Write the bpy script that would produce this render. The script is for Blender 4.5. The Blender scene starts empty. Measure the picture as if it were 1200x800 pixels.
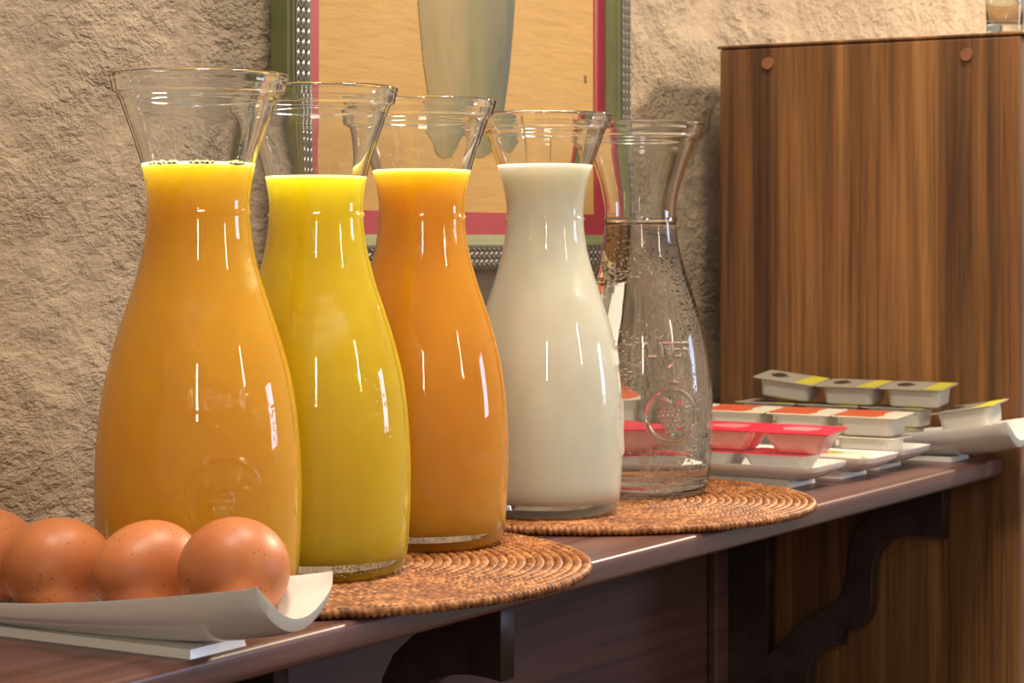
import bpy, bmesh, math, random
import numpy as np
from mathutils import Vector, Matrix, noise

random.seed(7)
T = 0.90                      # height of the shelf top above the floor
TH = math.radians(31.3)       # the shelf runs at this angle to the viewing direction
scene = bpy.context.scene
COL = scene.collection

# ------------------------------------------------------------------ camera
cam = bpy.data.cameras.new('camera')
cam_o = bpy.data.objects.new('camera', cam)
COL.objects.link(cam_o)
cam.sensor_width = 36.0
cam.lens = 79.05
cam.shift_y = -122.0 / 1200.0
cam.clip_start = 0.05
cam_o.location = (0, 0, T + 0.183)
cam_o.rotation_euler = (math.pi / 2, 0, TH - math.pi / 2)
cam.dof.use_dof = True
cam.dof.focus_distance = 1.2
cam.dof.aperture_fstop = 30
scene.camera = cam_o

# ------------------------------------------------------------------ world, lights, exposure
def lin(r, g, b):
    f = lambda c: (c / 255 / 12.92) if c / 255 <= 0.04045 else ((c / 255 + 0.055) / 1.055) ** 2.4
    return (f(r), f(g), f(b), 1.0)

world = bpy.data.worlds.new('room_ambience')
scene.world = world
world.use_nodes = True
world.node_tree.nodes['Background'].inputs[0].default_value = (1.0, 0.91, 0.80, 1)
world.node_tree.nodes['Background'].inputs[1].default_value = 0.36

def area(name, loc, target, size, power, color, size_y=None):
    l = bpy.data.lights.new(name, 'AREA')
    l.shape = 'RECTANGLE' if size_y else 'DISK'
    l.size = size
    if size_y: l.size_y = size_y
    l.energy = power
    l.color = color
    o = bpy.data.objects.new(name, l)
    COL.objects.link(o)
    o.location = loc
    d = Vector(target) - Vector(loc)
    o.rotation_euler = d.to_track_quat('-Z', 'Y').to_euler()
    return o

area('window_daylight', (3.1, -1.6, T + 0.45), (1.1, 0.7, T + 0.1), 0.42, 13, (0.58, 0.70, 1.0), 0.7)
area('tall_window_behind_camera', (-1.5, -1.1, T + 1.05), (1.1, 0.75, T), 0.10, 13, (1.0, 0.88, 0.72), 0.95)
area('tall_window_right_of_camera', (1.3, -2.1, T + 1.05), (1.2, 0.75, T), 0.07, 9, (1.0, 0.88, 0.72), 0.75)
area('downlight_a', (0.60, 0.42, T + 1.35), (0.75, 0.72, T), 0.26, 14, (1.0, 0.87, 0.70))
area('downlight_b', (1.35, 0.42, T + 1.35), (1.40, 0.74, T), 0.26, 17, (1.0, 0.87, 0.70))
area('cabinet_lamp', (2.75, 0.30, T + 0.95), (1.7, 0.9, T + 0.3), 0.16, 34, (1.0, 0.82, 0.60))

vs = scene.view_settings
vs.view_transform = 'Standard'
vs.look = 'None'
vs.exposure = 0.0
vs.gamma = 1.0
vs.use_curve_mapping = False

# ------------------------------------------------------------------ helpers
def tag(o, label=None, cat=None, group=None, kind=None):
    if label: o['label'] = label
    if cat: o['category'] = cat
    if group: o['group'] = group
    if kind: o['kind'] = kind
    return o

def empty(name, loc=(0, 0, 0), rz=0.0):
    o = bpy.data.objects.new(name, None)
    o.empty_display_size = 0.02
    COL.objects.link(o)
    o.location = loc
    o.rotation_euler = (0, 0, rz)
    return o

def link(name, me, mats, parent=None, loc=None, smooth=False):
    o = bpy.data.objects.new(name, me)
    COL.objects.link(o)
    if mats is not None:
        for m in (mats if isinstance(mats, (list, tuple)) else [mats]):
            if m.name not in [x.name for x in me.materials]:
                me.materials.append(m)
    if parent: o.parent = parent
    if loc: o.location = loc
    if smooth:
        me.polygons.foreach_set('use_smooth', [True] * len(me.polygons))
    return o

def mesh(name, verts, faces):
    me = bpy.data.meshes.new(name)
    me.from_pydata([tuple(v) for v in verts], [], [tuple(f) for f in faces])
    bm = bmesh.new(); bm.from_mesh(me)
    bmesh.ops.recalc_face_normals(bm, faces=bm.faces)
    bm.to_mesh(me); bm.free()
    me.update()
    return me

def box_mesh(name, x0, x1, y0, y1, z0, z1, bevel=0.0, seg=2):
    bm = bmesh.new()
    bmesh.ops.create_cube(bm, size=1)
    for v in bm.verts:
        v.co = ((x0 + x1) / 2 + v.co.x * (x1 - x0), (y0 + y1) / 2 + v.co.y * (y1 - y0), (z0 + z1) / 2 + v.co.z * (z1 - z0))
    if bevel:
        bmesh.ops.bevel(bm, geom=bm.edges[:], offset=bevel, segments=seg, affect='EDGES', profile=0.5)
    me = bpy.data.meshes.new(name)
    bm.to_mesh(me); bm.free()
    return me

def grid_faces(nr, nc, wrap):
    f = []
    for i in range(nr - 1):
        for j in range(nc if wrap else nc - 1):
            k = (j + 1) % nc
            f.append((i * nc + j, i * nc + k, (i + 1) * nc + k, (i + 1) * nc + j))
    return f

# ------------------------------------------------------------------ materials
class NT:
    def __init__(self, name):
        self.m = bpy.data.materials.new(name)
        self.m.use_nodes = True
        self.t = self.m.node_tree
        self.b = self.t.nodes['Principled BSDF']
    def n(self, typ, **kw):
        n = self.t.nodes.new(typ)
        for k, v in kw.items():
            setattr(n, k, v)
        return n
    def l(self, a, b): self.t.links.new(a, b)
    def set(self, **kw):
        for k, v in kw.items():
            self.b.inputs[k.replace('_', ' ')].default_value = v
    def coords(self, scale, rot=(0, 0, 0)):
        tc = self.n('ShaderNodeTexCoord'); mp = self.n('ShaderNodeMapping')
        mp.inputs['Scale'].default_value = scale
        mp.inputs['Rotation'].default_value = rot
        self.l(tc.outputs['Object'], mp.inputs['Vector'])
        return mp.outputs['Vector']
    def noise(self, vec, scale, detail=4, rough=0.55, dist=0.0):
        n = self.n('ShaderNodeTexNoise')
        n.inputs['Scale'].default_value = scale; n.inputs['Detail'].default_value = detail
        n.inputs['Roughness'].default_value = rough; n.inputs['Distortion'].default_value = dist
        self.l(vec, n.inputs['Vector'])
        return n.outputs['Fac']
    def ramp(self, fac, stops):
        r = self.n('ShaderNodeValToRGB')
        e = r.color_ramp.elements
        while len(e) < len(stops): e.new(0.5)
        for el, (p, c) in zip(e, stops):
            el.position = p; el.color = c
        self.l(fac, r.inputs['Fac'])
        return r.outputs['Color']
    def mix(self, fac, a, b, mode='MIX'):
        m = self.n('ShaderNodeMix', data_type='RGBA', blend_type=mode)
        for s, v in ((m.inputs['Factor'], fac), (m.inputs['A'], a), (m.inputs['B'], b)):
            pass
        ins = [m.inputs[0], m.inputs[6], m.inputs[7]]
        for s, v in zip(ins, (fac, a, b)):
            if hasattr(v, 'is_output'): self.l(v, s)
            else: s.default_value = v
        return m.outputs[2]
    def math(self, op, a, b=None):
        m = self.n('ShaderNodeMath', operation=op)
        for s, v in zip(m.inputs, (a, b)):
            if v is None: continue
            if hasattr(v, 'is_output'): self.l(v, s)
            else: s.default_value = v
        return m.outputs[0]
    def bump(self, h, strength, dist, prev=None):
        b = self.n('ShaderNodeBump')
        b.inputs['Strength'].default_value = strength; b.inputs['Distance'].default_value = dist
        self.l(h, b.inputs['Height'])
        if prev is not None: self.l(prev, b.inputs['Normal'])
        return b.outputs['Normal']
    def color(self, c): self.l(c, self.b.inputs['Base Color'])
    def normal(self, nrm): self.l(nrm, self.b.inputs['Normal'])

def plain(name, c, rough=0.5, var=0.08, scale=60, **kw):
    t = NT(name)
    v = t.coords((1, 1, 1))
    f = t.noise(v, scale, 3)
    d = tuple(x * (1 - var) for x in c[:3]) + (1,)
    u = tuple(min(1, x * (1 + var)) for x in c[:3]) + (1,)
    t.color(t.ramp(f, [(0.3, d), (0.7, u)]))
    t.set(Roughness=rough, **kw)
    return t.m

def wood(name, dark, mid, light, sc_fine, sc_band, rough=0.42, bump=0.15, coat=0.0):
    t = NT(name)
    vb = t.coords(sc_band); vf = t.coords(sc_fine)
    band = t.noise(vb, 1.0, 3, 0.5, 0.6)
    fine = t.noise(vf, 1.0, 5, 0.65, 0.3)
    c1 = t.ramp(band, [(0.28, dark), (0.5, mid), (0.72, light)])
    c2 = t.ramp(fine, [(0.34, (0.34, 0.31, 0.28, 1)), (0.52, (1, 1, 1, 1)), (0.70, (1.3, 1.28, 1.2, 1))])
    t.color(t.mix(0.70, c1, c2, 'MULTIPLY'))
    t.set(Roughness=rough, Coat_Weight=coat, Coat_Roughness=0.15)
    t.normal(t.bump(fine, bump, 0.001))
    return t.m

# plaster of the wall
def plaster():
    t = NT('rough_plaster')
    v = t.coords((1, 1, 1))
    vs_ = t.coords((0.75, 1, 1.2))
    big = t.noise(v, 3.0, 4, 0.6, 0.8)
    mid = t.noise(vs_, 120, 5, 0.6, 0.35)
    lump = t.noise(vs_, 45, 4, 0.6, 0.5)
    patch = t.noise(v, 6, 3, 0.5, 1.0)
    col = t.ramp(big, [(0.3, lin(140, 124, 105)), (0.55, lin(154, 137, 116)), (0.75, lin(166, 148, 125))])
    mm = t.ramp(mid, [(0.32, (0.80, 0.77, 0.73, 1)), (0.5, (1, 1, 1, 1)), (0.8, (1.06, 1.05, 1.03, 1))])
    t.color(t.mix(0.8, col, mm, 'MULTIPLY'))
    t.set(Roughness=0.9, Specular_IOR_Level=0.2)
    amt = t.ramp(patch, [(0.35, (0.30, 0.30, 0.30, 1)), (0.6, (1, 1, 1, 1))])
    n1 = t.bump(t.math('MULTIPLY', lump, amt), 0.9, 0.008)
    n2 = t.bump(t.math('MULTIPLY', mid, amt), 1.0, 0.0055, n1)
    grit = t.noise(vs_, 300, 3, 0.6, 0.2)
    t.normal(t.bump(t.math('MULTIPLY', grit, amt), 0.9, 0.0022, n2))
    return t.m

M = {}
M['plaster'] = plaster()
M['board'] = wood('oak_board', lin(70, 42, 18), lin(116, 76, 38), lin(152, 106, 60), (40, 230, 5.0), (8, 34, 1.3), 0.55, 0.3)
M['shelf'] = wood('varnished_shelf', lin(68, 42, 38), lin(96, 62, 56), lin(118, 80, 70), (3, 110, 110), (1.0, 18, 18), 0.36, 0.08, 0.12)
M['dark_wood'] = wood('dark_stained_wood', lin(40, 28, 28), lin(54, 38, 37), lin(68, 48, 46), (3, 60, 60), (1, 12, 12), 0.45, 0.08)
M['panel'] = wood('dark_panel_wood', lin(66, 44, 44), lin(82, 56, 54), lin(98, 68, 64), (2.5, 60, 60), (1, 10, 10), 0.5, 0.06)
M['floor'] = wood('floor_boards', lin(70, 50, 36), lin(92, 66, 46), lin(110, 80, 56), (3, 60, 60), (1, 8, 8), 0.5, 0.05)
M['dowel'] = plain('dowel_cap', lin(132, 82, 56), 0.55)
M['porcelain'] = plain('white_porcelain', lin(232, 228, 220), 0.14, 0.015, 20, Coat_Weight=0.4, Coat_Roughness=0.05)
M['green'] = plain('olive_green_moulding', lin(94, 98, 62), 0.4, 0.15, 40)
M['braid_base'] = plain('braid_ground', lin(52, 46, 38), 0.6)
M['bead'] = plain('braid_silver', lin(140, 132, 116), 0.35, 0.15, 200, Metallic=0.3)
M['pink'] = plain('pink_border', lin(142, 34, 44), 0.6, 0.05, 30)
M['tub_white'] = plain('white_tub_plastic', lin(206, 200, 190), 0.3, 0.02, 20)
M['tub_clear'] = plain('clear_tub_plastic', lin(190, 188, 184), 0.2, 0.04, 60)
M['tub_pink'] = plain('pink_tub_plastic', lin(238, 168, 156), 0.25, 0.06, 60)
M['lid_pink'] = plain('pink_foil', lin(236, 50, 76), 0.3, 0.1, 120)
M['lid_pink2'] = plain('pale_pink_foil', lin(244, 130, 140), 0.3, 0.1, 120)
M['lid_grey'] = plain('grey_foil', lin(150, 143, 128), 0.35, 0.08, 150)
M['lid_dark'] = plain('dark_print', lin(50, 44, 38), 0.4, 0.2, 200)
M['lid_yellow'] = plain('yellow_print', lin(190, 180, 60), 0.4, 0.06, 100)
M['lid_orange'] = plain('orange_print', lin(206, 92, 56), 0.4, 0.2, 200)
M['lid_cream'] = plain('cream_foil', lin(222, 212, 188), 0.35, 0.05, 100)
M['mark'] = plain('paint_mark', lin(96, 70, 36), 0.7)

def canvas_mat():
    t = NT('ochre_canvas')
    v = t.coords((1, 1, 1)); vw = t.coords((18, 18, 90))
    big = t.noise(v, 8, 4); w = t.noise(vw, 1.5, 4)
    c = t.ramp(big, [(0.3, lin(160, 121, 56)), (0.7, lin(170, 132, 70))])
    t.color(c); t.set(Roughness=0.75)
    t.normal(t.bump(w, 0.35, 0.002))
    return t.m
M['canvas'] = canvas_mat()
def vase_paint():
    t = NT('painted_vase_green')
    v = t.coords((1, 1, 0.35)); tc = t.n('ShaderNodeTexCoord'); sx = t.n('ShaderNodeSeparateXYZ')
    t.l(tc.outputs['Object'], sx.inputs[0])
    big = t.noise(v, 26, 5, 0.6, 0.6)
    x = t.math('MULTIPLY', t.math('ADD', sx.outputs[0], 0.075), 6.6)
    f = t.math('ADD', t.math('MULTIPLY', big, 0.55), t.math('MULTIPLY', x, 0.62))
    t.color(t.ramp(f, [(0.2, lin(108, 88, 44)), (0.45, lin(132, 112, 66)), (0.65, lin(98, 92, 52)), (0.85, lin(62, 64, 52))]))
    t.set(Roughness=0.7)
    return t.m
M['vase_paint'] = vase_paint()

def glass_mat(name, drops, seed):
    t = NT(name)
    t.set(Transmission_Weight=1.0, Roughness=0.0, IOR=1.5)
    t.b.inputs['Base Color'].default_value = (0.985, 0.996, 0.986, 1)
    v = t.coords((1, 1, 1))
    mp = t.n('ShaderNodeMapping'); mp.inputs['Location'].default_value = (seed * 3.1, seed * 1.7, seed)
    t.l(v, mp.inputs['Vector'])
    wav = t.noise(mp.outputs[0], 22, 2, 0.4)
    n1 = t.bump(wav, 0.10, 0.004)
    vo = t.n('ShaderNodeTexVoronoi'); vo.inputs['Scale'].default_value = 560; vo.inputs['Randomness'].default_value = 1.0
    t.l(mp.outputs[0], vo.inputs['Vector'])
    d = t.math('SUBTRACT', 0.42, vo.outputs['Distance'])
    d = t.math('MAXIMUM', d, 0.0)
    msk = t.noise(mp.outputs[0], 24, 3, 0.6)
    mk = t.math('MINIMUM', t.math('MULTIPLY', t.math('MAXIMUM', t.math('SUBTRACT', msk, 0.60 - drops), 0.0), 8.0), 1.0)
    sep = t.n('ShaderNodeSeparateXYZ'); t.l(v, sep.inputs[0])
    below = t.math('LESS_THAN', sep.outputs[2], 0.185)
    h = t.math('MULTIPLY', t.math('MULTIPLY', d, mk), below)
    n2 = t.bump(h, 1.0, 0.0011, n1)
    t.normal(n2)
    return t.m

def water_mat(name, ior):
    t = NT(name)
    t.set(Transmission_Weight=1.0, Roughness=0.0, IOR=ior)
    v = t.coords((1, 1, 1))
    t.color(t.ramp(t.noise(v, 10, 1), [(0, (0.985, 0.99, 0.985, 1)), (1, (0.99, 0.995, 0.99, 1))]))
    return t.m

def liquid(name, c, rad, sss, rough=0.6):
    t = NT(name)
    v = t.coords((1, 1, 0.6))
    f = t.noise(v, 18, 4, 0.6)
    d = tuple(x * 0.90 for x in c[:3]) + (1,)
    u = tuple(min(1, x * 1.07) for x in c[:3]) + (1,)
    t.color(t.ramp(f, [(0.3, d), (0.7, u)]))
    t.set(Roughness=rough, Specular_IOR_Level=0.0, Subsurface_Weight=1.0, Subsurface_Scale=sss)
    t.b.inputs['Subsurface Radius'].default_value = rad
    return t.m

def egg_mat(i):
    t = NT('brown_eggshell')
    tc = t.n('ShaderNodeTexCoord'); mp = t.n('ShaderNodeMapping')
    mp.inputs['Location'].default_value = (i * 0.31, i * 0.17, i * 0.53)
    t.l(tc.outputs['Object'], mp.inputs['Vector'])
    v = mp.outputs[0]
    big = t.noise(v, 30, 3)
    c = t.ramp(big, [(0.3, lin(174, 98, 56)), (0.7, lin(194, 120, 72))])
    vo = t.n('ShaderNodeTexVoronoi'); vo.inputs['Scale'].default_value = 330
    t.l(v, vo.inputs['Vector'])
    spot = t.math('LESS_THAN', vo.outputs['Distance'], 0.20)
    msk = t.noise(v, 60, 2)
    spot = t.math('MULTIPLY', spot, t.math('GREATER_THAN', msk, 0.52))
    t.color(t.mix(t.math('MULTIPLY', spot, 0.65), c, lin(120, 60, 32)))
    t.set(Roughness=0.42, Specular_IOR_Level=0.35)
    fine = t.noise(v, 900, 2)
    t.normal(t.bump(fine, 0.12, 0.0006))
    return t.m

def rattan():
    t = NT('woven_rattan')
    v = t.coords((1, 1, 1))
    big = t.noise(v, 22, 4, 0.6); fine = t.noise(v, 210, 2, 0.6)
    f = t.math('ADD', t.math('MULTIPLY', big, 0.35), t.math('MULTIPLY', fine, 0.65))
    t.color(t.ramp(f, [(0.3, lin(62, 32, 13)), (0.48, lin(130, 76, 36)), (0.68, lin(198, 138, 84))]))
    t.set(Roughness=0.5, Specular_IOR_Level=0.4)
    return t.m
M['rattan'] = rattan()

# ------------------------------------------------------------------ the setting
WALL = 0.92
def build_wall():
    xs = np.concatenate([np.linspace(-1.2, 0.5, 40)[:-1], np.linspace(0.5, 2.7, 330), np.linspace(2.7, 3.6, 20)[1:]])
    zs = np.concatenate([np.linspace(0, 0.9, 30)[:-1], np.linspace(0.9, 1.4, 110), np.linspace(1.4, 2.5, 40)[1:]])
    V = []
    for z in zs:
        for x in xs:
            p = Vector((x * 9, 0.0, z * 9))
            h = 0.0030 * noise.noise(p * 0.7) + 0.0014 * noise.fractal(p * 3.2, 1.0, 2.0, 4)
            V.append((x, WALL - h, z))
    nv = len(V)
    F = [(f[3], f[2], f[1], f[0]) for f in grid_faces(len(zs), len(xs), False)]
    F = [tuple(reversed(f)) for f in F]
    me = bpy.data.meshes.new('wall_back'); me.from_pydata(V, [], F); me.update()
    if me.polygons[0].normal.y > 0: me.flip_normals()
    o = link('wall_back', me, M['plaster'], smooth=True)
    tag(o, 'rough trowelled tan plaster wall behind the shelf', None, None, 'structure')
build_wall()
tag(link('floor', box_mesh('floor', -2.0, 3.6, -2.0, WALL + 0.05, -0.05, 0.0), M['floor']), 'brown wooden floor below the shelf', None, None, 'structure')

# dark wainscot boards under the shelf
w = link('trim_1', box_mesh('trim', -0.6, 1.795, WALL - 0.0425, WALL + 0.012, 0.0, T - 0.016, 0.001), M['panel'])
tag(w, 'dark mauve-brown wood panelling under the shelf', None, None, 'structure')
w = link('trim_2', box_mesh('trim', 1.772, 1.7965, WALL - 0.0520, WALL - 0.0427, 0.0, T - 0.016, 0.002), M['panel'])
tag(w, 'narrow upright wood batten at the end of the dark panelling', None, None, 'structure')

# shelf
EDGE = 0.622
SHX1 = 1.8135
sh = empty('wall_shelf', (1.0, 0.78, T))
tag(sh, 'long dark varnished wooden shelf with a rounded front edge', 'shelf')
me = box_mesh('shelf_board', -0.6 - 1.0, SHX1 - 1.0, EDGE - 0.78, WALL - 0.006 - 0.78, -0.0150, 0.0, 0.0034, 4)
link('shelf_board', me, M['shelf'], sh, smooth=True)
# (the shelf is one board; its underside carries a thin cleat along the wall)
link('cleat', box_mesh('cleat', -0.6 - 1.0, 0.76, WALL - 0.056 - 0.78, WALL - 0.0430 - 0.78, -0.034, -0.0148, 0.001), M['dark_wood'], sh)

# scroll brackets: profile in (Y, z below the shelf), traced side view
def bracket_mesh():
    cu = bpy.data.curves.new('bracket_profile', 'CURVE')
    cu.dimensions = '2D'; cu.fill_mode = 'BOTH'; cu.extrude = 0.007; cu.bevel_depth = 0.0008
    outer = [(0.671, -0.0155), (0.671, -0.0692), (0.6814, -0.0676), (0.692, -0.0673), (0.703, -0.0684), (0.7118, -0.0710), (0.719, -0.0748),
             (0.7249, -0.0800), (0.7295, -0.0852), (0.7322, -0.0915), (0.7342, -0.1000), (0.7345, -0.1076), (0.7345, -0.1269), (0.7355, -0.1340), (0.738, -0.1418), (0.7415, -0.1470), (0.7466, -0.151),
             (0.7615, -0.1537), (0.7631, -0.1675), (0.7765, -0.1717), (0.783, -0.1755), (0.7885, -0.1812), (0.7912, -0.1865), (0.7928, -0.1924), (0.794, -0.206),
             (0.800, -0.232), (0.812, -0.250), (0.830, -0.260), (0.8765, -0.262), (0.8765, -0.0360), (0.862, -0.0360), (0.862, -0.0155)]
    hole = [(0.708, -0.0360), (0.7306, -0.0501), (0.7437, -0.0618), (0.7513, -0.0761), (0.754, -0.0927), (0.7556, -0.1093), (0.760, -0.1232),
            (0.7660, -0.1300), (0.7734, -0.1355), (0.7941, -0.1482), (0.8122, -0.1639), (0.8321, -0.1859), (0.8328, -0.0360)]
    for pts in (outer, hole):
        s = cu.splines.new('POLY'); s.points.add(len(pts) - 1)
        for p, (y, z) in zip(s.points, pts): p.co = (y - 0.75, z, 0, 1)
        s.use_cyclic_u = True
    o = bpy.data.objects.new('tmp', cu); COL.objects.link(o)
    me = bpy.data.meshes.new_from_object(o.evaluated_get(bpy.context.evaluated_depsgraph_get()))
    bpy.data.objects.remove(o)
    # curve x -> Y, curve y -> Z, curve z -> X
    me.transform(Matrix(((0, 0, 1, 0), (1, 0, 0, 0), (0, 1, 0, 0), (0, 0, 0, 1))))
    return me
bme = bracket_mesh()
for x, lab in ((1.0975, 'dark scroll-cut wooden bracket under the shelf below the first woven mat'),
               (1.8043, 'dark scroll-cut wooden bracket under the shelf end against the brown cabinet'),
               (0.38, 'dark scroll-cut wooden bracket under the shelf left of the egg plate')):
    o = link('shelf_bracket', bme, M['dark_wood'], None, (x, 0.75, T))
    tag(o, lab, 'bracket', 'brackets carrying the shelf')

# cabinet whose side closes the shelf on the right
CX = 1.8145
cab = empty('wooden_cabinet', (CX + 0.25, 0.746, 0.0))
tag(cab, 'tall brown wooden cabinet whose grained side closes the shelf', 'cabinet')
ox, oy = -(CX + 0.25), -0.746
def cabbox(name, x0, x1, y0, y1, z0, z1, m, bev=0.0012):
    return link(name, box_mesh(name, x0 + ox, x1 + ox, y0 + oy, y1 + oy, z0, z1, bev), m, cab)
cabbox('side_panel', CX, CX + 0.020, 0.609, 0.886, 0.0, T + 0.3508, M['board'], 0.002)
cabbox('side_panel', CX + 0.48, CX + 0.50, 0.607, 0.886, 0.0, T + 0.3508, M['board'], 0.002)
cabbox('top_panel', CX - 0.001, CX + 0.501, 0.606, 0.888, T + 0.3512, T + 0.354, M['board'])
cabbox('back_panel', CX + 0.021, CX + 0.479, 0.878, 0.886, 0.02, T + 0.347, M['board'])
d = cabbox('door', CX + 0.021, CX + 0.479, 0.609, 0.627, 0.03, T + 0.346, M['board'])
link('knob', box_mesh('knob', CX + 0.035 + ox, CX + 0.055 + ox, 0.590 + oy, 0.609 + oy, 0.9, 0.92, 0.006), M['dowel'], d)
for (yy, zz) in ((0.8385, 0.3365), (0.6555, 0.3365)):
    bm = bmesh.new()
    bmesh.ops.create_cone(bm, cap_ends=True, segments=24, radius1=0.0056, radius2=0.0052, depth=0.003)
    me = bpy.data.meshes.new('dowel_cap'); bm.to_mesh(me); bm.free()
    me.transform(Matrix.Rotation(-math.pi / 2, 4, 'Y'))
    link('dowel_cap', me, M['dowel'], cab, (CX - 0.0008 + ox, yy + oy, T + zz))

# ------------------------------------------------------------------ picture on the wall
PX0, PX1, PZ0, PZ1 = 1.197, 1.670, T + 0.158, T + 0.760
pic = empty('framed_picture', ((PX0 + PX1) / 2, WALL - 0.004, PZ0))
tag(pic, 'framed painting of a green vase with pink border hanging on the plaster wall', 'picture')
pc = Vector(pic.location)
RW = 0.027
def frame_corner(k, w, p):
    # k: corner 0 bl, 1 br, 2 tr, 3 tl;  w inward from outer edge, p off the wall
    x = PX0 + w if k in (0, 3) else PX1 - w
    z = PZ0 + w if k in (0, 1) else PZ1 - w
    return Vector((x, WALL - 0.004 - p, z)) - pc
def loop_piece(name, prof, k, mat, parent, closed=True):
    a = [frame_corner(k, w, p) for w, p in prof]
    b = [frame_corner((k + 1) % 4, w, p) for w, p in prof]
    n = len(prof)
    F = [(i, (i + 1) % n, n + (i + 1) % n, n + i) for i in range(n if closed else n - 1)]
    F += [tuple(range(n)), tuple(range(2 * n - 1, n - 1, -1))]
    return link(name, mesh(name, a + b, F), mat, parent)
prof = [(0, 0), (0, 0.0135), (0.0012, 0.0150), (0.0012, 0.0175), (0.0025, 0.0185), (0.0180, 0.0185), (0.0195, 0.0185),
        (0.0215, 0.0165), (0.0220, 0.0148), (0.0245, 0.0118), (0.027, 0.009), (0.027, 0)]
bead_v = np.array([(1, 0, 0), (-1, 0, 0), (0, 1, 0), (0, -1, 0), (0, 0, 1)], float)
bead_f = [(0, 2, 4), (2, 1, 4), (1, 3, 4), (3, 0, 4)]
for k in range(4):
    rail = loop_piece('frame_rail', prof, k, M['green'], pic)
    strip = loop_piece('braid', [(0.0025, 0.0186), (0.0025, 0.0192), (0.0180, 0.0192), (0.0180, 0.0186)], k, M['braid_base'], rail)
    # woven beads on the braid
    V, F = [], []
    c0 = frame_corner(k, 0.010, 0.0193); c1 = frame_corner((k + 1) % 4, 0.010, 0.0193)
    Ld = (c1 - c0); n = int(Ld.length / 0.0070); u = Ld.normalized(); nrm = Vector((0, -1, 0)); v = nrm.cross(u)
    for i in range(n):
        for r in range(5):
            off = (r - 2) * 0.0029
            ctr = c0 + u * ((i + 0.5 + 0.5 * (r % 2)) * 0.0070) + v * off
            ang = 0.45 if r % 2 else -0.45
            a = u * math.cos(ang) + v * math.sin(ang); b = -u * math.sin(ang) + v * math.cos(ang)
            base = len(V)
            for q in bead_v:
                V.append(ctr + a * (q[0] * 0.0030) + b * (q[1] * 0.0011) + nrm * (q[2] * 0.0011))
            F += [tuple(base + j for j in f) for f in bead_f]
    bo = link('braid_strands', mesh('braid_strands', V, F), M['bead'], rail)
    bo['kind'] = 'stuff'
    loop_piece('pink_border', [(0.0268, 0.004), (0.0268, 0.0075), (0.044, 0.0075), (0.044, 0.004)], k, M['pink'], pic)
def rel(x, y, z): return (x - pc.x, y - pc.y, z - pc.z)
cy = WALL - 0.004
a0 = rel(PX0 + 0.0435, cy - 0.0066, PZ0 + 0.0435); a1 = rel(PX1 - 0.0435, cy - 0.002, PZ1 - 0.0435)
canvas = link('canvas', box_mesh('canvas', a0[0], a1[0], a0[1], a1[1], a0[2], a1[2]), M['canvas'], pic)
# the painted vase, a flat shape laid on the canvas
vx = 1.431
half = [(0.243, 0.0), (0.244, 0.022), (0.249, 0.036), (0.262, 0.045), (0.283, 0.053), (0.31, 0.060), (0.345, 0.066), (0.37, 0.069),
        (0.41, 0.078), (0.46, 0.086), (0.50, 0.085), (0.54, 0.072), (0.565, 0.050), (0.58, 0.040), (0.61, 0.040), (0.63, 0.052)]
V = []
for z, hw in half: V.append((-hw, 0, z - 0.243))
for z, hw in reversed(half[1:]): V.append((hw, 0, z - 0.243))
nV = len(V)
V2 = V + [(x, -0.0004, z) for x, y, z in V]
F = [tuple(range(nV)), tuple(range(2 * nV - 1, nV - 1, -1))] + [(i, (i + 1) % nV, nV + (i + 1) % nV, nV + i) for i in range(nV)]
vo = link('painted_vase', mesh('painted_vase', V2, F), M['vase_paint'], canvas)
vo.location = rel(vx, cy - 0.0066, T + 0.243)
mk = link('painted_mark', box_mesh('mark', -0.0018, 0.0018, -0.0005, 0, -0.003, 0.003, 0.0002), M['mark'], canvas)
mk.location = rel(1.612, cy - 0.0066, T + 0.313)

# ------------------------------------------------------------------ woven mats
def ring_mesh(R, rt, pitch, slant, nt=10):
    n = max(10, int(round(2 * math.pi * R / pitch)))
    per = 4
    m = n * per
    i = np.arange(m)
    phi = 2 * np.pi * i / m
    tt = 2 * np.pi * np.arange(nt) / nt
    P, Tt = np.meshgrid(phi, tt, indexing='ij')
    ph = n * P + slant * (Tt - np.pi / 2)
    amp = 0.42 + 0.58 * np.abs(np.cos(ph / 2)) ** 0.55
    rr = R + rt * 1.05 * amp * np.cos(Tt)
    z = rt * 1.0 * amp * np.sin(Tt)
    V = np.stack([rr * np.cos(P), rr * np.sin(P), z], -1).reshape(-1, 3)
    F = []
    for a in range(m):
        b = (a + 1) % m
        for t in range(nt):
            u = (t + 1) % nt
            F.append((a * nt + t, b * nt + t, b * nt + u, a * nt + u))
    me = bpy.data.meshes.new('coil_row')
    me.from_pydata(V.tolist(), [], F)
    me.polygons.foreach_set('use_smooth', [True] * len(me.polygons))
    me.update()
    return me
MATH = 0.0058
def make_mat(x, y, R, rz, label):
    e = empty('woven_placemat', (x, y, T + 0.0001), rz)
    tag(e, label, 'placemat', 'round woven mats on the shelf')
    rt = 0.0030
    step = 0.0051
    k = 0
    r = R - rt
    while r > 0.006:
        big = (k == 0)
        me = ring_mesh(r, 0.0030 if big else rt, 0.0036 if big else 0.0050, (2.6 if k % 2 else -2.6) if not big else 0.9)
        link('coil_row', me, M['rattan'], e, (0, 0, 0.0030))
        r -= step * (1.05 if big else 1.0); k += 1
    return e
MAT1 = (0.992, 0.748, 0.168)
MAT2 = (1.335, 0.757, 0.160)
make_mat(*MAT1, 0.3, 'round woven rattan mat under the three juice carafes')
make_mat(*MAT2, 1.1, 'round woven rattan mat under the milk and water carafes')

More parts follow.
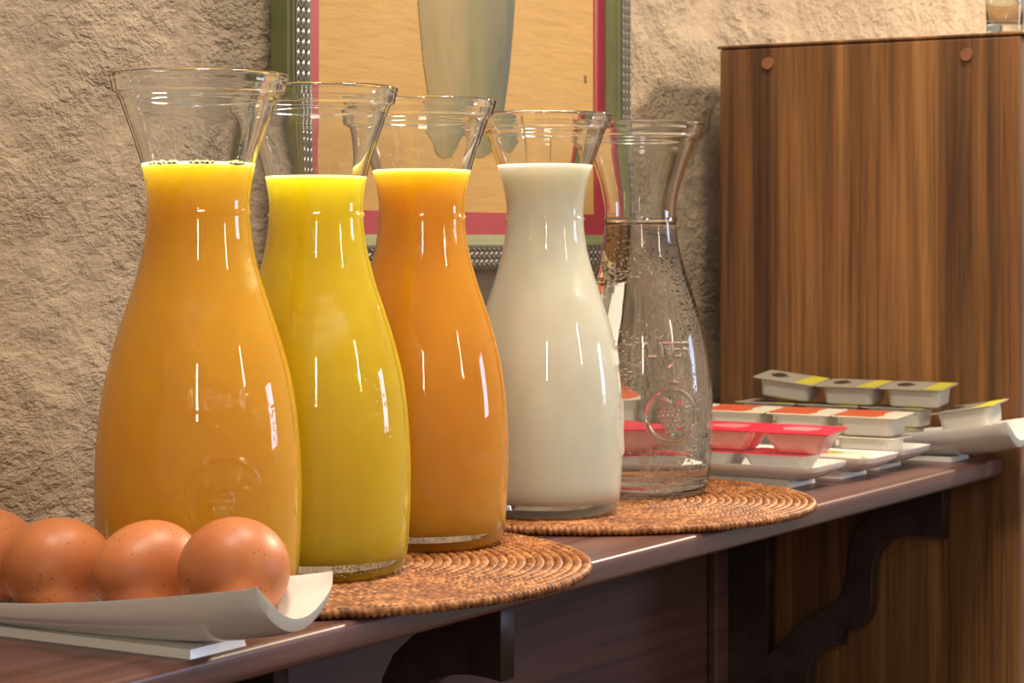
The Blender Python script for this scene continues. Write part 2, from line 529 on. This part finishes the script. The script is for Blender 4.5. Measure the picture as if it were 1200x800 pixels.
# ------------------------------------------------------------------ carafes
PROF = np.array([  # z, outer radius
    (0.000, 0.0425), (0.0012, 0.0455), (0.0040, 0.0484), (0.0090, 0.0499), (0.0180, 0.0508), (0.0300, 0.0514), (0.0450, 0.0519), (0.0574, 0.0520),
    (0.0700, 0.0516), (0.0800, 0.0510), (0.0900, 0.0501), (0.1014, 0.0486), (0.1120, 0.0466), (0.1234, 0.0438), (0.1350, 0.0404),
    (0.1458, 0.0368), (0.1570, 0.0330), (0.1682, 0.0298), (0.1760, 0.0280), (0.1840, 0.0267), (0.1930, 0.0258), (0.2010, 0.0256),
    (0.2097, 0.0265), (0.2213, 0.0290), (0.2319, 0.0323), (0.2424, 0.0360), (0.2500, 0.0388), (0.2555, 0.0411), (0.2560, 0.0426),
    (0.2570, 0.0433), (0.2600, 0.0438), (0.2630, 0.0450), (0.2645, 0.0452)])
def pchip(xk, yk, x):
    h = np.diff(xk); d = np.diff(yk) / h
    m = np.zeros_like(yk)
    m[1:-1] = np.where(d[:-1] * d[1:] > 0, 2 * d[:-1] * d[1:] / (d[:-1] + d[1:] + 1e-12 * np.sign(d[:-1] + d[1:] + 1e-30)), 0)
    m[0], m[-1] = d[0], d[-1]
    i = np.clip(np.searchsorted(xk, x) - 1, 0, len(xk) - 2)
    t = (x - xk[i]) / h[i]
    return ((1 + 2 * t) * (1 - t) ** 2 * yk[i] + t * (1 - t) ** 2 * h[i] * m[i] + t * t * (3 - 2 * t) * yk[i + 1] + t * t * (t - 1) * h[i] * m[i + 1])
def r_out(z): return pchip(PROF[:, 0], PROF[:, 1], np.asarray(z, float))
def thick(z): return np.interp(z, [0.0, 0.02, 0.10, 0.19, 0.245, 0.256, 0.265], [0.0034, 0.0028, 0.0024, 0.0026, 0.0030, 0.0042, 0.0050])
def r_in(z): return r_out(z) - thick(z)
BASE = 0.0088
CS = 0.968                    # real size of the carafe against the profile above

GLYPH = {'L': [[(0, 1), (0, 0), (.55, 0)]], 'I': [[(.25, 0), (.25, 1)]], 'T': [[(0, 1), (.66, 1)], [(.33, 1), (.33, 0)]],
         'E': [[(.55, 0), (0, 0), (0, 1), (.55, 1)], [(0, .52), (.45, .52)]],
         'R': [[(0, 0), (0, 1), (.42, 1), (.56, .88), (.56, .66), (.42, .53), (0, .53)], [(.3, .53), (.58, 0)]],
         '1': [[(.05, .78), (.3, 1), (.3, 0)], [(.05, 0), (.55, 0)]]}
def strokes():
    S = []
    def word(txt, s0, zc, h, adv):
        s = s0
        for ch in txt:
            for pl in GLYPH[ch]:
                for p, q in zip(pl, pl[1:]):
                    S.append((s + p[0] * h, zc + (p[1] - .5) * h, s + q[0] * h, zc + (q[1] - .5) * h))
            s += (0.5 if ch == 'I' else adv) * h
    word('LITER', -0.0168, 0.1040, 0.0092, 0.80)
    word('1', -0.0030, 0.0876, 0.0125, 1)
    return S
def emboss(s, z):
    h = np.zeros_like(s)
    for (x0, y0, x1, y1) in strokes():
        dx, dy = x1 - x0, y1 - y0
        t = np.clip(((s - x0) * dx + (z - y0) * dy) / (dx * dx + dy * dy + 1e-12), 0, 1)
        d = np.hypot(s - x0 - t * dx, z - y0 - t * dy)
        h = np.maximum(h, 0.00100 * np.exp(-(d / 0.00070) ** 2))
    zc = 0.0575
    d = np.hypot(s, z - zc)
    h = np.maximum(h, 0.00105 * np.exp(-((d - 0.0188) / 0.0008) ** 2))
    # bunch of grapes
    rows = [(0.004, (-.0075, -.0040, -.0005, .0030)), (0.0006, (-.0085, -.0050, -.0015, .0020)), (-0.0028, (-.0066, -.0032, .0002, .0034)),
            (-0.0062, (-.0050, -.0015, .0018)), (-0.0096, (-.0034, 0.0)), (-0.0130, (-.0018,))]
    for zz, xs in rows:
        for xx in xs:
            q = np.hypot(s - xx, z - zc - zz) / 0.0019
            h = np.maximum(h, 0.0012 * np.sqrt(np.clip(1 - q * q, 0, 1)))
    # leaf: lobes with veins, and the stalk
    for k, an in enumerate((-0.5, 0.1, 0.7, 1.3, 2.4, 3.0)):
        ca, sa = math.cos(an), math.sin(an)
        cx0, cz0 = (0.0045, zc + 0.0055) if k < 4 else (-0.001, zc + 0.0085)
        for f in (0.35, 0.7, 1.0):
            q = np.hypot(s - cx0 - ca * 0.0085 * f, (z - cz0 - sa * 0.0060 * f)) / (0.0021 * (1.2 - 0.6 * f))
            h = np.maximum(h, 0.0009 * np.sqrt(np.clip(1 - q * q, 0, 1)))
    return h

def glass_mesh(level):
    dense = np.radians(np.arange(-29, 29.01, 0.72))
    a = [x for x in dense]
    seams = [math.radians(97), math.radians(-97)]
    for sm in seams:
        a += [sm + math.radians(q) for q in (-2.2, -1.2, -0.6, 0, 0.6, 1.2, 2.2)]
    for q in np.arange(-178, 180, 4.0):
        qr = math.radians(q)
        if abs(q) > 30 and all(abs(qr - sm) > math.radians(3.2) for sm in seams): a.append(qr)
    a = np.array(sorted(a)); nc = len(a)
    zo = np.concatenate([[0.0, 0.0005, 0.0012, 0.0025, 0.004, 0.0065, 0.009, 0.014, 0.02, 0.027], np.arange(0.034, 0.112, 0.0006),
                         np.arange(0.114, 0.190, 0.003), np.arange(0.1915, 0.2005, 0.0005), np.arange(0.202, 0.2545, 0.0025),
                         [0.2553, 0.2555, 0.2557, 0.25585, 0.2560, 0.2564, 0.2575, 0.2590, 0.2605, 0.2620, 0.2632, 0.2640, 0.2645]])
    ro = r_out(zo)
    rows = []
    for z, r in zip(zo, ro):
        rr = np.full(nc, r)
        rr += 0.0010 * math.exp(-((z - 0.1955) / 0.0008) ** 2)
        if 0.034 < z < 0.112:
            s = a * r
            w = np.abs(a) < math.radians(29.5)
            rr = rr + np.where(w, emboss(s, np.full(nc, z)), 0)
        for sm in seams:
            rr = rr + 0.00028 * np.exp(-((a - sm) / math.radians(0.7)) ** 2) * (1 if 0.012 < z < 0.262 else 0)
        rows.append(np.stack([rr * np.cos(a), rr * np.sin(a), np.full(nc, z)], -1))
    def ring(z, r): rows.append(np.stack([r * np.cos(a), r * np.sin(a), np.full(nc, z)], -1))
    # rounded lip
    ring(0.2652, 0.0447); ring(0.2656, 0.0438); ring(0.2657, 0.0425); ring(0.2655, 0.0414); ring(0.2650, 0.0406)
    zi = [z for z in np.concatenate([[0.2640, 0.262, 0.259], np.arange(0.256, 0.19, -0.0025)]) if z > level + 0.0008]
    for z in zi: ring(z, float(r_in(z)))
    ring(level, float(r_in(level)))
    # underside: punt
    pre = []
    for z, r in ((0.0022, 0.006), (0.0020, 0.024), (0.0012, 0.036), (0.0002, 0.0405)):
        pre.append(np.stack([r * np.cos(a), r * np.sin(a), np.full(nc, z)], -1))
    rows = pre + rows
    V = (np.concatenate(rows) * CS).tolist()
    F = grid_faces(len(rows), nc, True)
    c = len(V); V.append((0, 0, 0.0022 * CS))
    F += [(c, (j + 1) % nc, j) for j in range(nc)]
    me = bpy.data.meshes.new('glass'); me.from_pydata(V, [], F)
    me.polygons.foreach_set('use_smooth', [True] * len(me.polygons))
    me.update()
    return me
def liquid_mesh(level, men=0.0012):
    nc = 96
    a = 2 * np.pi * np.arange(nc) / nc
    zz = np.concatenate([[BASE + 0.0008, BASE + 0.002, BASE + 0.004, BASE + 0.007], np.linspace(BASE + 0.011, level, 60)])
    ri = r_in(zz)
    ri[0] -= 0.006; ri[1] -= 0.0034; ri[2] -= 0.0014; ri[3] -= 0.0003
    prof = [(BASE, 0.015), (BASE, float(ri[0]) - 0.010), (BASE + 0.0002, float(ri[0]) - 0.003)] + list(zip(zz, ri))
    rt = float(ri[-1])
    top = [(level - men * 0.6, rt - 0.0008), (level - men * 0.9, rt - 0.002), (level - men, rt - 0.004), (level - men, rt * 0.4)]
    nside = len(prof)
    rows = [np.stack([r * np.cos(a), r * np.sin(a), np.full(nc, z)], -1) for z, r in prof + top]
    V = (np.concatenate(rows) * CS).tolist()
    F = grid_faces(len(rows), nc, True)
    c = len(V); V.append((0, 0, BASE * CS)); F += [(c, (j + 1) % nc, j) for j in range(nc)]
    c2 = len(V); V.append((0, 0, (level - men) * CS)); b = (len(rows) - 1) * nc
    ntop_start = (nside - 1) * nc
    F += [(c2, b + j, b + (j + 1) % nc) for j in range(nc)]
    me = bpy.data.meshes.new('liquid'); me.from_pydata(V, [], F)
    mi = [1 if (ntop_start <= i < (len(rows) - 1) * nc or i >= (len(rows) - 1) * nc + nc) else 0 for i in range(len(F))]
    me.polygons.foreach_set('use_smooth', [True] * len(me.polygons))
    me.update()
    return me, mi

def bubble_mesh(r):
    bm = bmesh.new(); bmesh.ops.create_uvsphere(bm, u_segments=12, v_segments=8, radius=r)
    for v in bm.verts: v.co.z *= 0.7
    me = bpy.data.meshes.new('bubble'); bm.to_mesh(me); bm.free()
    me.polygons.foreach_set('use_smooth', [True] * len(me.polygons))
    return me

CAR = [  # x, y, level, medallion angle to the right of the view, name, liquid name, colour, label, drops
    (0.861, 0.703, 0.2210, 14, 'orange_juice', lin(246, 186, 58), 'open glass carafe of orange juice with bubbles, nearest the brown eggs', 0.09),
    (0.968, 0.7105, 0.2170, 178, 'lemon_juice', lin(240, 206, 44), 'open glass carafe of bright yellow juice between two orange ones', 0.10),
    (1.0907, 0.7244, 0.2240, 175, 'peach_juice', lin(234, 168, 48), 'open glass carafe of orange juice standing between yellow juice and milk', 0.10),
    (1.2538, 0.7373, 0.2320, 76, 'milk', lin(251, 243, 226), 'open glass carafe filled with white milk', 0.08),
    (1.3864, 0.7382, 0.1935, 26, 'water', None, 'open glass carafe of clear water with embossed grape medallion and droplets', 0.10)]
for i, (x, y, lev, ang, lname, colr, lab, drops) in enumerate(CAR):
    az = math.atan2(-y, -x) + math.radians(ang)
    e = empty('glass_carafe', (x, y, T + MATH), az)
    tag(e, lab, 'carafe', 'glass carafes in a row')
    link('glass', glass_mesh(lev), glass_mat('carafe_glass', drops, i + 1), e)
    me, mi = liquid_mesh(lev)
    if lname == 'water':
        me.materials.append(water_mat('water_against_glass', 1.333 / 1.5))
        me.materials.append(water_mat('water_surface', 1.333))
        me.polygons.foreach_set('material_index', mi)
        link('water', me, None, e)
    else:
        lm = liquid(lname, colr, (1, 0.9, 0.75) if lname == 'milk' else (1.0, 0.95, 0.45), 0.012 if lname == 'milk' else 0.075)
        lo = link(lname, me, lm, e)
        lo['label'] = {'orange_juice': 'orange juice', 'lemon_juice': 'bright yellow juice', 'peach_juice': 'deep orange juice', 'milk': 'white milk'}[lname]
        if i == 0:
            foam = plain('juice_bubble', lin(244, 222, 160), 0.15, 0.05)
            rl = float(r_in(lev))
            for q in (-62, -55, -47, -40, -33, -27, -8, -2, 4, 9, 15, 37, 43, 49, 55):
                rr = random.uniform(0.0009, 0.0021)
                aa = math.radians(q - ang)
                link('bubble', bubble_mesh(rr), foam, lo, ((rl * CS - rr * 1.2) * math.cos(aa), (rl * CS - rr * 1.2) * math.sin(aa), lev * CS - 0.0002))

# ------------------------------------------------------------------ plates
def plate_mesh(hw, hl, zfun, th, nu=24, nv=64, rnd=0.006):
    us = np.linspace(-1, 1, nu + 1); vs2 = np.sin(np.linspace(-1, 1, nv + 1) * math.pi / 2)
    top, bot = [], []
    for v in vs2:
        for u in us:
            z = zfun(u, v)
            # slight corner rounding in plan
            k = max(0, abs(u) - 0.8) / 0.2 * max(0, abs(v) - 0.94) / 0.06
            x = u * hw * (1 - 0.05 * k); y = v * hl * (1 - 0.018 * k)
            top.append((x, y, z))
            mu = 1 - 0.05 * max(0, (abs(u) - 0.8) / 0.2) ** 2; mv = 1 - 0.012 * max(0, (abs(v) - 0.9) / 0.1) ** 2
            bot.append((x * mu, y * mv, z - th))
    V = top + bot
    n1 = len(top); w_ = nu + 1
    F = [f for f in grid_faces(nv + 1, w_, False)]
    F += [tuple(n1 + i for i in reversed(f)) for f in grid_faces(nv + 1, w_, False)]
    border = [j for j in range(w_)] + [i * w_ + nu for i in range(1, nv + 1)] + [nv * w_ + j for j in range(nu - 1, -1, -1)] + [i * w_ for i in range(nv - 1, 0, -1)]
    for a, b in zip(border, border[1:] + border[:1]):
        F.append((b, a, n1 + a, n1 + b))
    return mesh('dish', V, F)
def foot_mesh(hw, hl, z0, z1, flare):
    V = []
    for z, k in ((z0, 0.0), (z1, flare)):
        for sx, sy in ((-1, -1), (1, -1), (1, 1), (-1, 1)):
            V.append((sx * (hw + k), sy * (hl + k), z))
    return mesh('foot', V, [(0, 1, 2, 3), (4, 5, 6, 7)] + [(i, (i + 1) % 4, 4 + (i + 1) % 4, 4 + i) for i in range(4)])
def make_plate(x, y, hw, hl, zfun, th, fhw, fhl, fz, label, rz=0.0):
    e = empty('serving_plate', (x, y, T), rz)
    tag(e, label, 'plate', 'white porcelain plates')
    d = link('dish', plate_mesh(hw, hl, zfun, th), M['porcelain'], e, smooth=True)
    bv = d.modifiers.new('edge', 'BEVEL'); bv.width = 0.0012; bv.segments = 2; bv.limit_method = 'ANGLE'; bv.angle_limit = math.radians(50)
    link('foot', foot_mesh(fhw, fhl, 0.0, fz, -0.001), M['porcelain'], e)
    return e
def curl(u, v):
    edge = 0.0172 + 0.0188 * abs(v) ** 1.35
    mid = 0.0078 + 0.0115 * abs(v) ** 3.5
    return mid + (edge - mid) * abs(u) ** 2.0
def flared(z0, c):
    return lambda u, v: z0 + c * (max(0, abs(u) - 0.45) / 0.55) ** 1.6 + c * (max(0, abs(v) - 0.84) / 0.16) ** 1.6 * (1 - (max(0, abs(u) - 0.45) / 0.55) ** 1.6)
EGX = 0.780
make_plate(EGX, 0.7315, 0.0285, 0.151, curl, 0.0060, 0.0195, 0.106, 0.0040,
           'long white porcelain plate with upcurled end holding brown eggs')
make_plate(1.529, 0.777, 0.034, 0.122, flared(0.0085, 0.0085), 0.0040, 0.024, 0.098, 0.006,
           'white oblong plate holding the pink jam tubs, nearest the mat')
make_plate(1.609, 0.771, 0.034, 0.125, flared(0.0085, 0.0085), 0.0040, 0.024, 0.100, 0.006,
           'white oblong plate with the yellow-printed tub, between the other oblong plates')
make_plate(1.686, 0.771, 0.034, 0.122, flared(0.0085, 0.0085), 0.0040, 0.024, 0.098, 0.006,
           'white oblong plate under the orange-lidded tubs, third from the mat')
make_plate(1.770, 0.743, 0.034, 0.151, curl, 0.0060, 0.0205, 0.098, 0.0040,
           'long white porcelain plate with upcurled end under grey-lidded tubs')

# ------------------------------------------------------------------ eggs
def egg_mesh(b, L):
    nr, nc = 36, 48
    V = [(-L / 2, 0, 0)]
    for i in range(1, nr):
        t = -math.cos(math.pi * i / nr)
        r = b / 2 * math.sqrt(1 - t * t) * (1 - 0.10 * t - 0.02 * t * t)
        for j in range(nc):
            a = 2 * math.pi * j / nc
            V.append((t * L / 2, r * math.cos(a), r * math.sin(a)))
    V.append((L / 2, 0, 0))
    F = [tuple(1 + k for k in f) for f in grid_faces(nr - 1, nc, True)]
    F += [(0, 1 + (j + 1) % nc, 1 + j) for j in range(nc)]
    e = len(V) - 1; b0 = 1 + (nr - 2) * nc
    F += [(e, b0 + j, b0 + (j + 1) % nc) for j in range(nc)]
    return mesh('egg', V, F)
EGGS = [(0.779, 0.6150, 0.0470, 0.0560, 8, 0.0136, 'brown egg nearest the upcurled end of the white plate'),
        (0.779, 0.6660, 0.0450, 0.0560, 176, 0.0104, 'speckled brown egg in the row, second from the plate end'),
        (0.778, 0.7170, 0.0442, 0.0560, -6, 0.0096, 'speckled brown egg in the row, third from the plate end'),
        (0.778, 0.7650, 0.0450, 0.0560, 182, 0.0094, 'brown egg cut by the left edge of the picture')]
for i, (x, y, b, L, rz, ez, lab) in enumerate(EGGS):
    o = link('brown_egg', egg_mesh(b, L), egg_mat(i), None, (x, y, T + ez + b / 2), True)
    o.rotation_euler = (0.4 * i, 0, math.radians(rz))
    tag(o, lab, 'egg', 'brown eggs on the white plate')

# ------------------------------------------------------------------ portion tubs
def rrect(hx, hy, r, n=4):
    P = []
    for cx, cy, a0 in ((hx - r, hy - r, 0), (-hx + r, hy - r, 90), (-hx + r, -hy + r, 180), (hx - r, -hy + r, 270)):
        for k in range(n + 1):
            a = math.radians(a0 + 90 * k / n)
            P.append((cx + r * math.cos(a), cy + r * math.sin(a)))
    return P
def stack_mesh(name, secs):
    V, F = [], []
    n = None
    for hx, hy, r, z in secs:
        P = rrect(hx, hy, r); n = len(P)
        V += [(x, y, z) for x, y in P]
    for i in range(len(secs) - 1):
        for j in range(n):
            k = (j + 1) % n
            F.append((i * n + j, i * n + k, (i + 1) * n + k, (i + 1) * n + j))
    F.append(tuple(range(n))); F.append(tuple(range((len(secs) - 1) * n, len(secs) * n)))
    return mesh(name, V, F)
PH = 0.0165
TUB_A = stack_mesh('tub', [(0.0150, 0.0205, 0.005, 0.0), (0.0160, 0.0215, 0.006, 0.0012), (0.0172, 0.0228, 0.006, PH - 0.0016)])
TUB_B = stack_mesh('tub', [(0.0125, 0.0165, 0.004, 0.0), (0.0135, 0.0175, 0.005, 0.0012), (0.0190, 0.0255, 0.006, PH - 0.0016)])
LID = stack_mesh('lid', [(0.0208, 0.0278, 0.003, PH - 0.0016), (0.0210, 0.0280, 0.003, PH - 0.0010), (0.0208, 0.0278, 0.003, PH - 0.0006)])
PL = 0.0085
TUB_L = stack_mesh('tub', [(0.0150, 0.0205, 0.005, 0.0), (0.0160, 0.0215, 0.006, 0.0012), (0.0172, 0.0228, 0.006, PL - 0.0016)])
LID_L = stack_mesh('lid', [(0.0208, 0.0278, 0.003, PL - 0.0016), (0.0210, 0.0280, 0.003, PL - 0.0010), (0.0208, 0.0278, 0.003, PL - 0.0006)])
def patch(pts, z=PH - 0.00058, th=0.00025):
    n = len(pts)
    V = [(x, y, z) for x, y in pts] + [(x, y, z + th) for x, y in pts]
    return mesh('print', V, [tuple(range(n)), tuple(range(n, 2 * n))] + [(i, (i + 1) % n, n + (i + 1) % n, n + i) for i in range(n)])
def blob(cx, cy, rx, ry, n=14, w=0.25, seed=1):
    rnd = random.Random(seed)
    return [(cx + rx * (1 - w * rnd.random()) * math.cos(2 * math.pi * k / n), cy + ry * (1 - w * rnd.random()) * math.sin(2 * math.pi * k / n)) for k in range(n)]
PR_DARK = patch(blob(0.002, 0.012, 0.013, 0.009, 16, 0.5, 3))
PR_YEL = patch([(-0.0195, -0.026), (0.0195, -0.026), (0.0195, -0.012), (-0.0195, -0.010)])
PR_ORG = patch([(-0.0195, 0.0265), (-0.0195, -0.009), (-0.008, -0.012), (0.006, -0.008), (0.0195, -0.010), (0.0195, 0.0265)])
PR_PINK = patch(blob(0.0, 0.0, 0.013, 0.018, 14, 0.4, 9))
PR_YB = patch(blob(0.004, 0.004, 0.011, 0.014, 12, 0.3, 4))
PR_YBL = patch(blob(0.004, 0.004, 0.011, 0.014, 12, 0.3, 4), PL - 0.00058)
def tub(x, y, z, kind, label, group, rz=0.0, rx=0.0, ry=0.0):
    e = empty('portion_tub', (x, y, T + z))
    e.rotation_euler = (rx, ry, rz)
    tag(e, label, 'tub', group)
    tubm, tme, lidm, prints = {
        'grey': (M['tub_white'], TUB_A, M['lid_grey'], ((PR_DARK, M['lid_dark']), (PR_YEL, M['lid_yellow']))),
        'orange': (M['tub_white'], TUB_A, M['lid_cream'], ((PR_ORG, M['lid_orange']),)),
        'pink': (M['tub_pink'], TUB_B, M['lid_pink'], ((PR_PINK, M['lid_pink2']),)),
        'clear': (M['tub_clear'], TUB_B, M['lid_pink'], ()),
        'low': (M['tub_white'], TUB_L, M['lid_cream'], ((PR_YBL, M['lid_yellow']),)),
        'cream': (M['tub_white'], TUB_A, M['lid_cream'], ((PR_YB, M['lid_yellow']),)),
    }[kind]
    def put(name, me, m, par):
        if not me.materials: me.materials.append(m)
        o = bpy.data.objects.new(name, me); COL.objects.link(o); o.parent = par
        o.material_slots[0].link = 'OBJECT'; o.material_slots[0].material = m
        return o
    put('tub', tme, tubm, e)
    l = put('lid', LID_L if kind == 'low' else LID, lidm, e)
    for me, m in prints: put('lid_print', me, m, l)
    return e
ZT = 0.0087
order = ('nearest the shelf edge', 'second from the shelf edge', 'third from the shelf edge', 'fourth from the shelf edge')
for k in range(3):
    y = 0.694 + 0.0575 * k
    tub(1.527, y, ZT, 'clear', 'pale jam tub in the lower layer of the first plate, %s' % order[k], 'jam tubs on the first plate', 0.02 * (k - 1))
    tub(1.524, y - 0.018, ZT + PH + 0.0011, 'pink', 'pink jam tub on top of pale tubs, %s' % order[k], 'jam tubs on the first plate', -0.03 * (k - 1), 0, -0.06)
tub(1.612, 0.692, ZT, 'low', 'low cream-lidded tub with yellow print, alone on the second plate', 'cream tubs')
for k in range(4):
    y = 0.690 + 0.0575 * k
    tub(1.686, y - 0.001, ZT, 'cream' , 'white tub in the lower layer under orange-printed lids, %s' % order[k], 'tubs on the third plate', 0.01 * k)
    tub(1.684, y - 0.004, ZT + PH + 0.0011, 'orange', 'white tub with orange-printed lid, top layer, %s' % order[k], 'tubs on the third plate', 0.02 * (k % 2), 0, -0.05)
ZP = 0.0098
tub(1.768, 0.634, 0.0290, 'grey', 'grey and yellow lidded tub tilted on the upcurled plate end', 'grey-lidded tubs', 0.0, -0.17, -0.08)
for k in range(3):
    tub(1.768, 0.7030 + 0.0575 * k, ZP, 'grey', 'grey-lidded tub in the bottom layer of the curled plate, %s' % order[k], 'grey-lidded tubs')
    tub(1.767, 0.6960 + 0.0575 * k, ZP + PH + 0.0002, 'grey', 'grey-lidded tub in the middle layer of the curled plate, %s' % order[k], 'grey-lidded tubs')
tub(1.766, 0.679, ZP + 2 * PH + 0.0018, 'grey', 'grey and yellow lidded tub on top, middle of the curled plate', 'grey-lidded tubs', 0.03, 0, -0.09)
tub(1.766, 0.736, ZP + 2 * PH + 0.0018, 'grey', 'grey and yellow lidded tub on top, beside the tilted rear one', 'grey-lidded tubs', -0.02, 0, -0.09)
tub(1.766, 0.795, ZP + 2 * PH + 0.0048, 'grey', 'grey and yellow lidded tub on top, tilted up toward the wall', 'grey-lidded tubs', 0.03, 0.11, -0.09)

# ------------------------------------------------------------------ small glass on the cabinet
def tumbler():
    e = empty('small_glass', (1.833, 0.629, T + 0.3541))
    tag(e, 'small clear glass standing on the cabinet corner', 'glass')
    prof = [(0.0, 0.0), (0.013, 0.0), (0.0150, 0.0012), (0.0154, 0.004), (0.0160, 0.030), (0.0168, 0.070), (0.0166, 0.0708), (0.0158, 0.0708),
            (0.0154, 0.070), (0.0146, 0.030), (0.0140, 0.0095), (0.012, 0.0078), (0.0, 0.0074)]
    nc = 48; V, F = [], []
    for r, z in prof[1:-1]:
        for j in range(nc):
            a = 2 * math.pi * j / nc; V.append((r * math.cos(a), r * math.sin(a), z))
    n = len(prof) - 2
    F = grid_faces(n, nc, True)
    F.append(tuple(range(nc))); F.append(tuple(range((n - 1) * nc, n * nc)))
    t = NT('green_tint_glass'); t.set(Transmission_Weight=1.0, Roughness=0.02, IOR=1.48)
    v = t.coords((1, 1, 1)); t.color(t.ramp(t.noise(v, 10, 1), [(0, (0.93, 0.95, 0.85, 1)), (1, (0.95, 0.97, 0.88, 1))]))
    link('tumbler', mesh('tumbler', V, F), t.m, e, smooth=True)
tumbler()
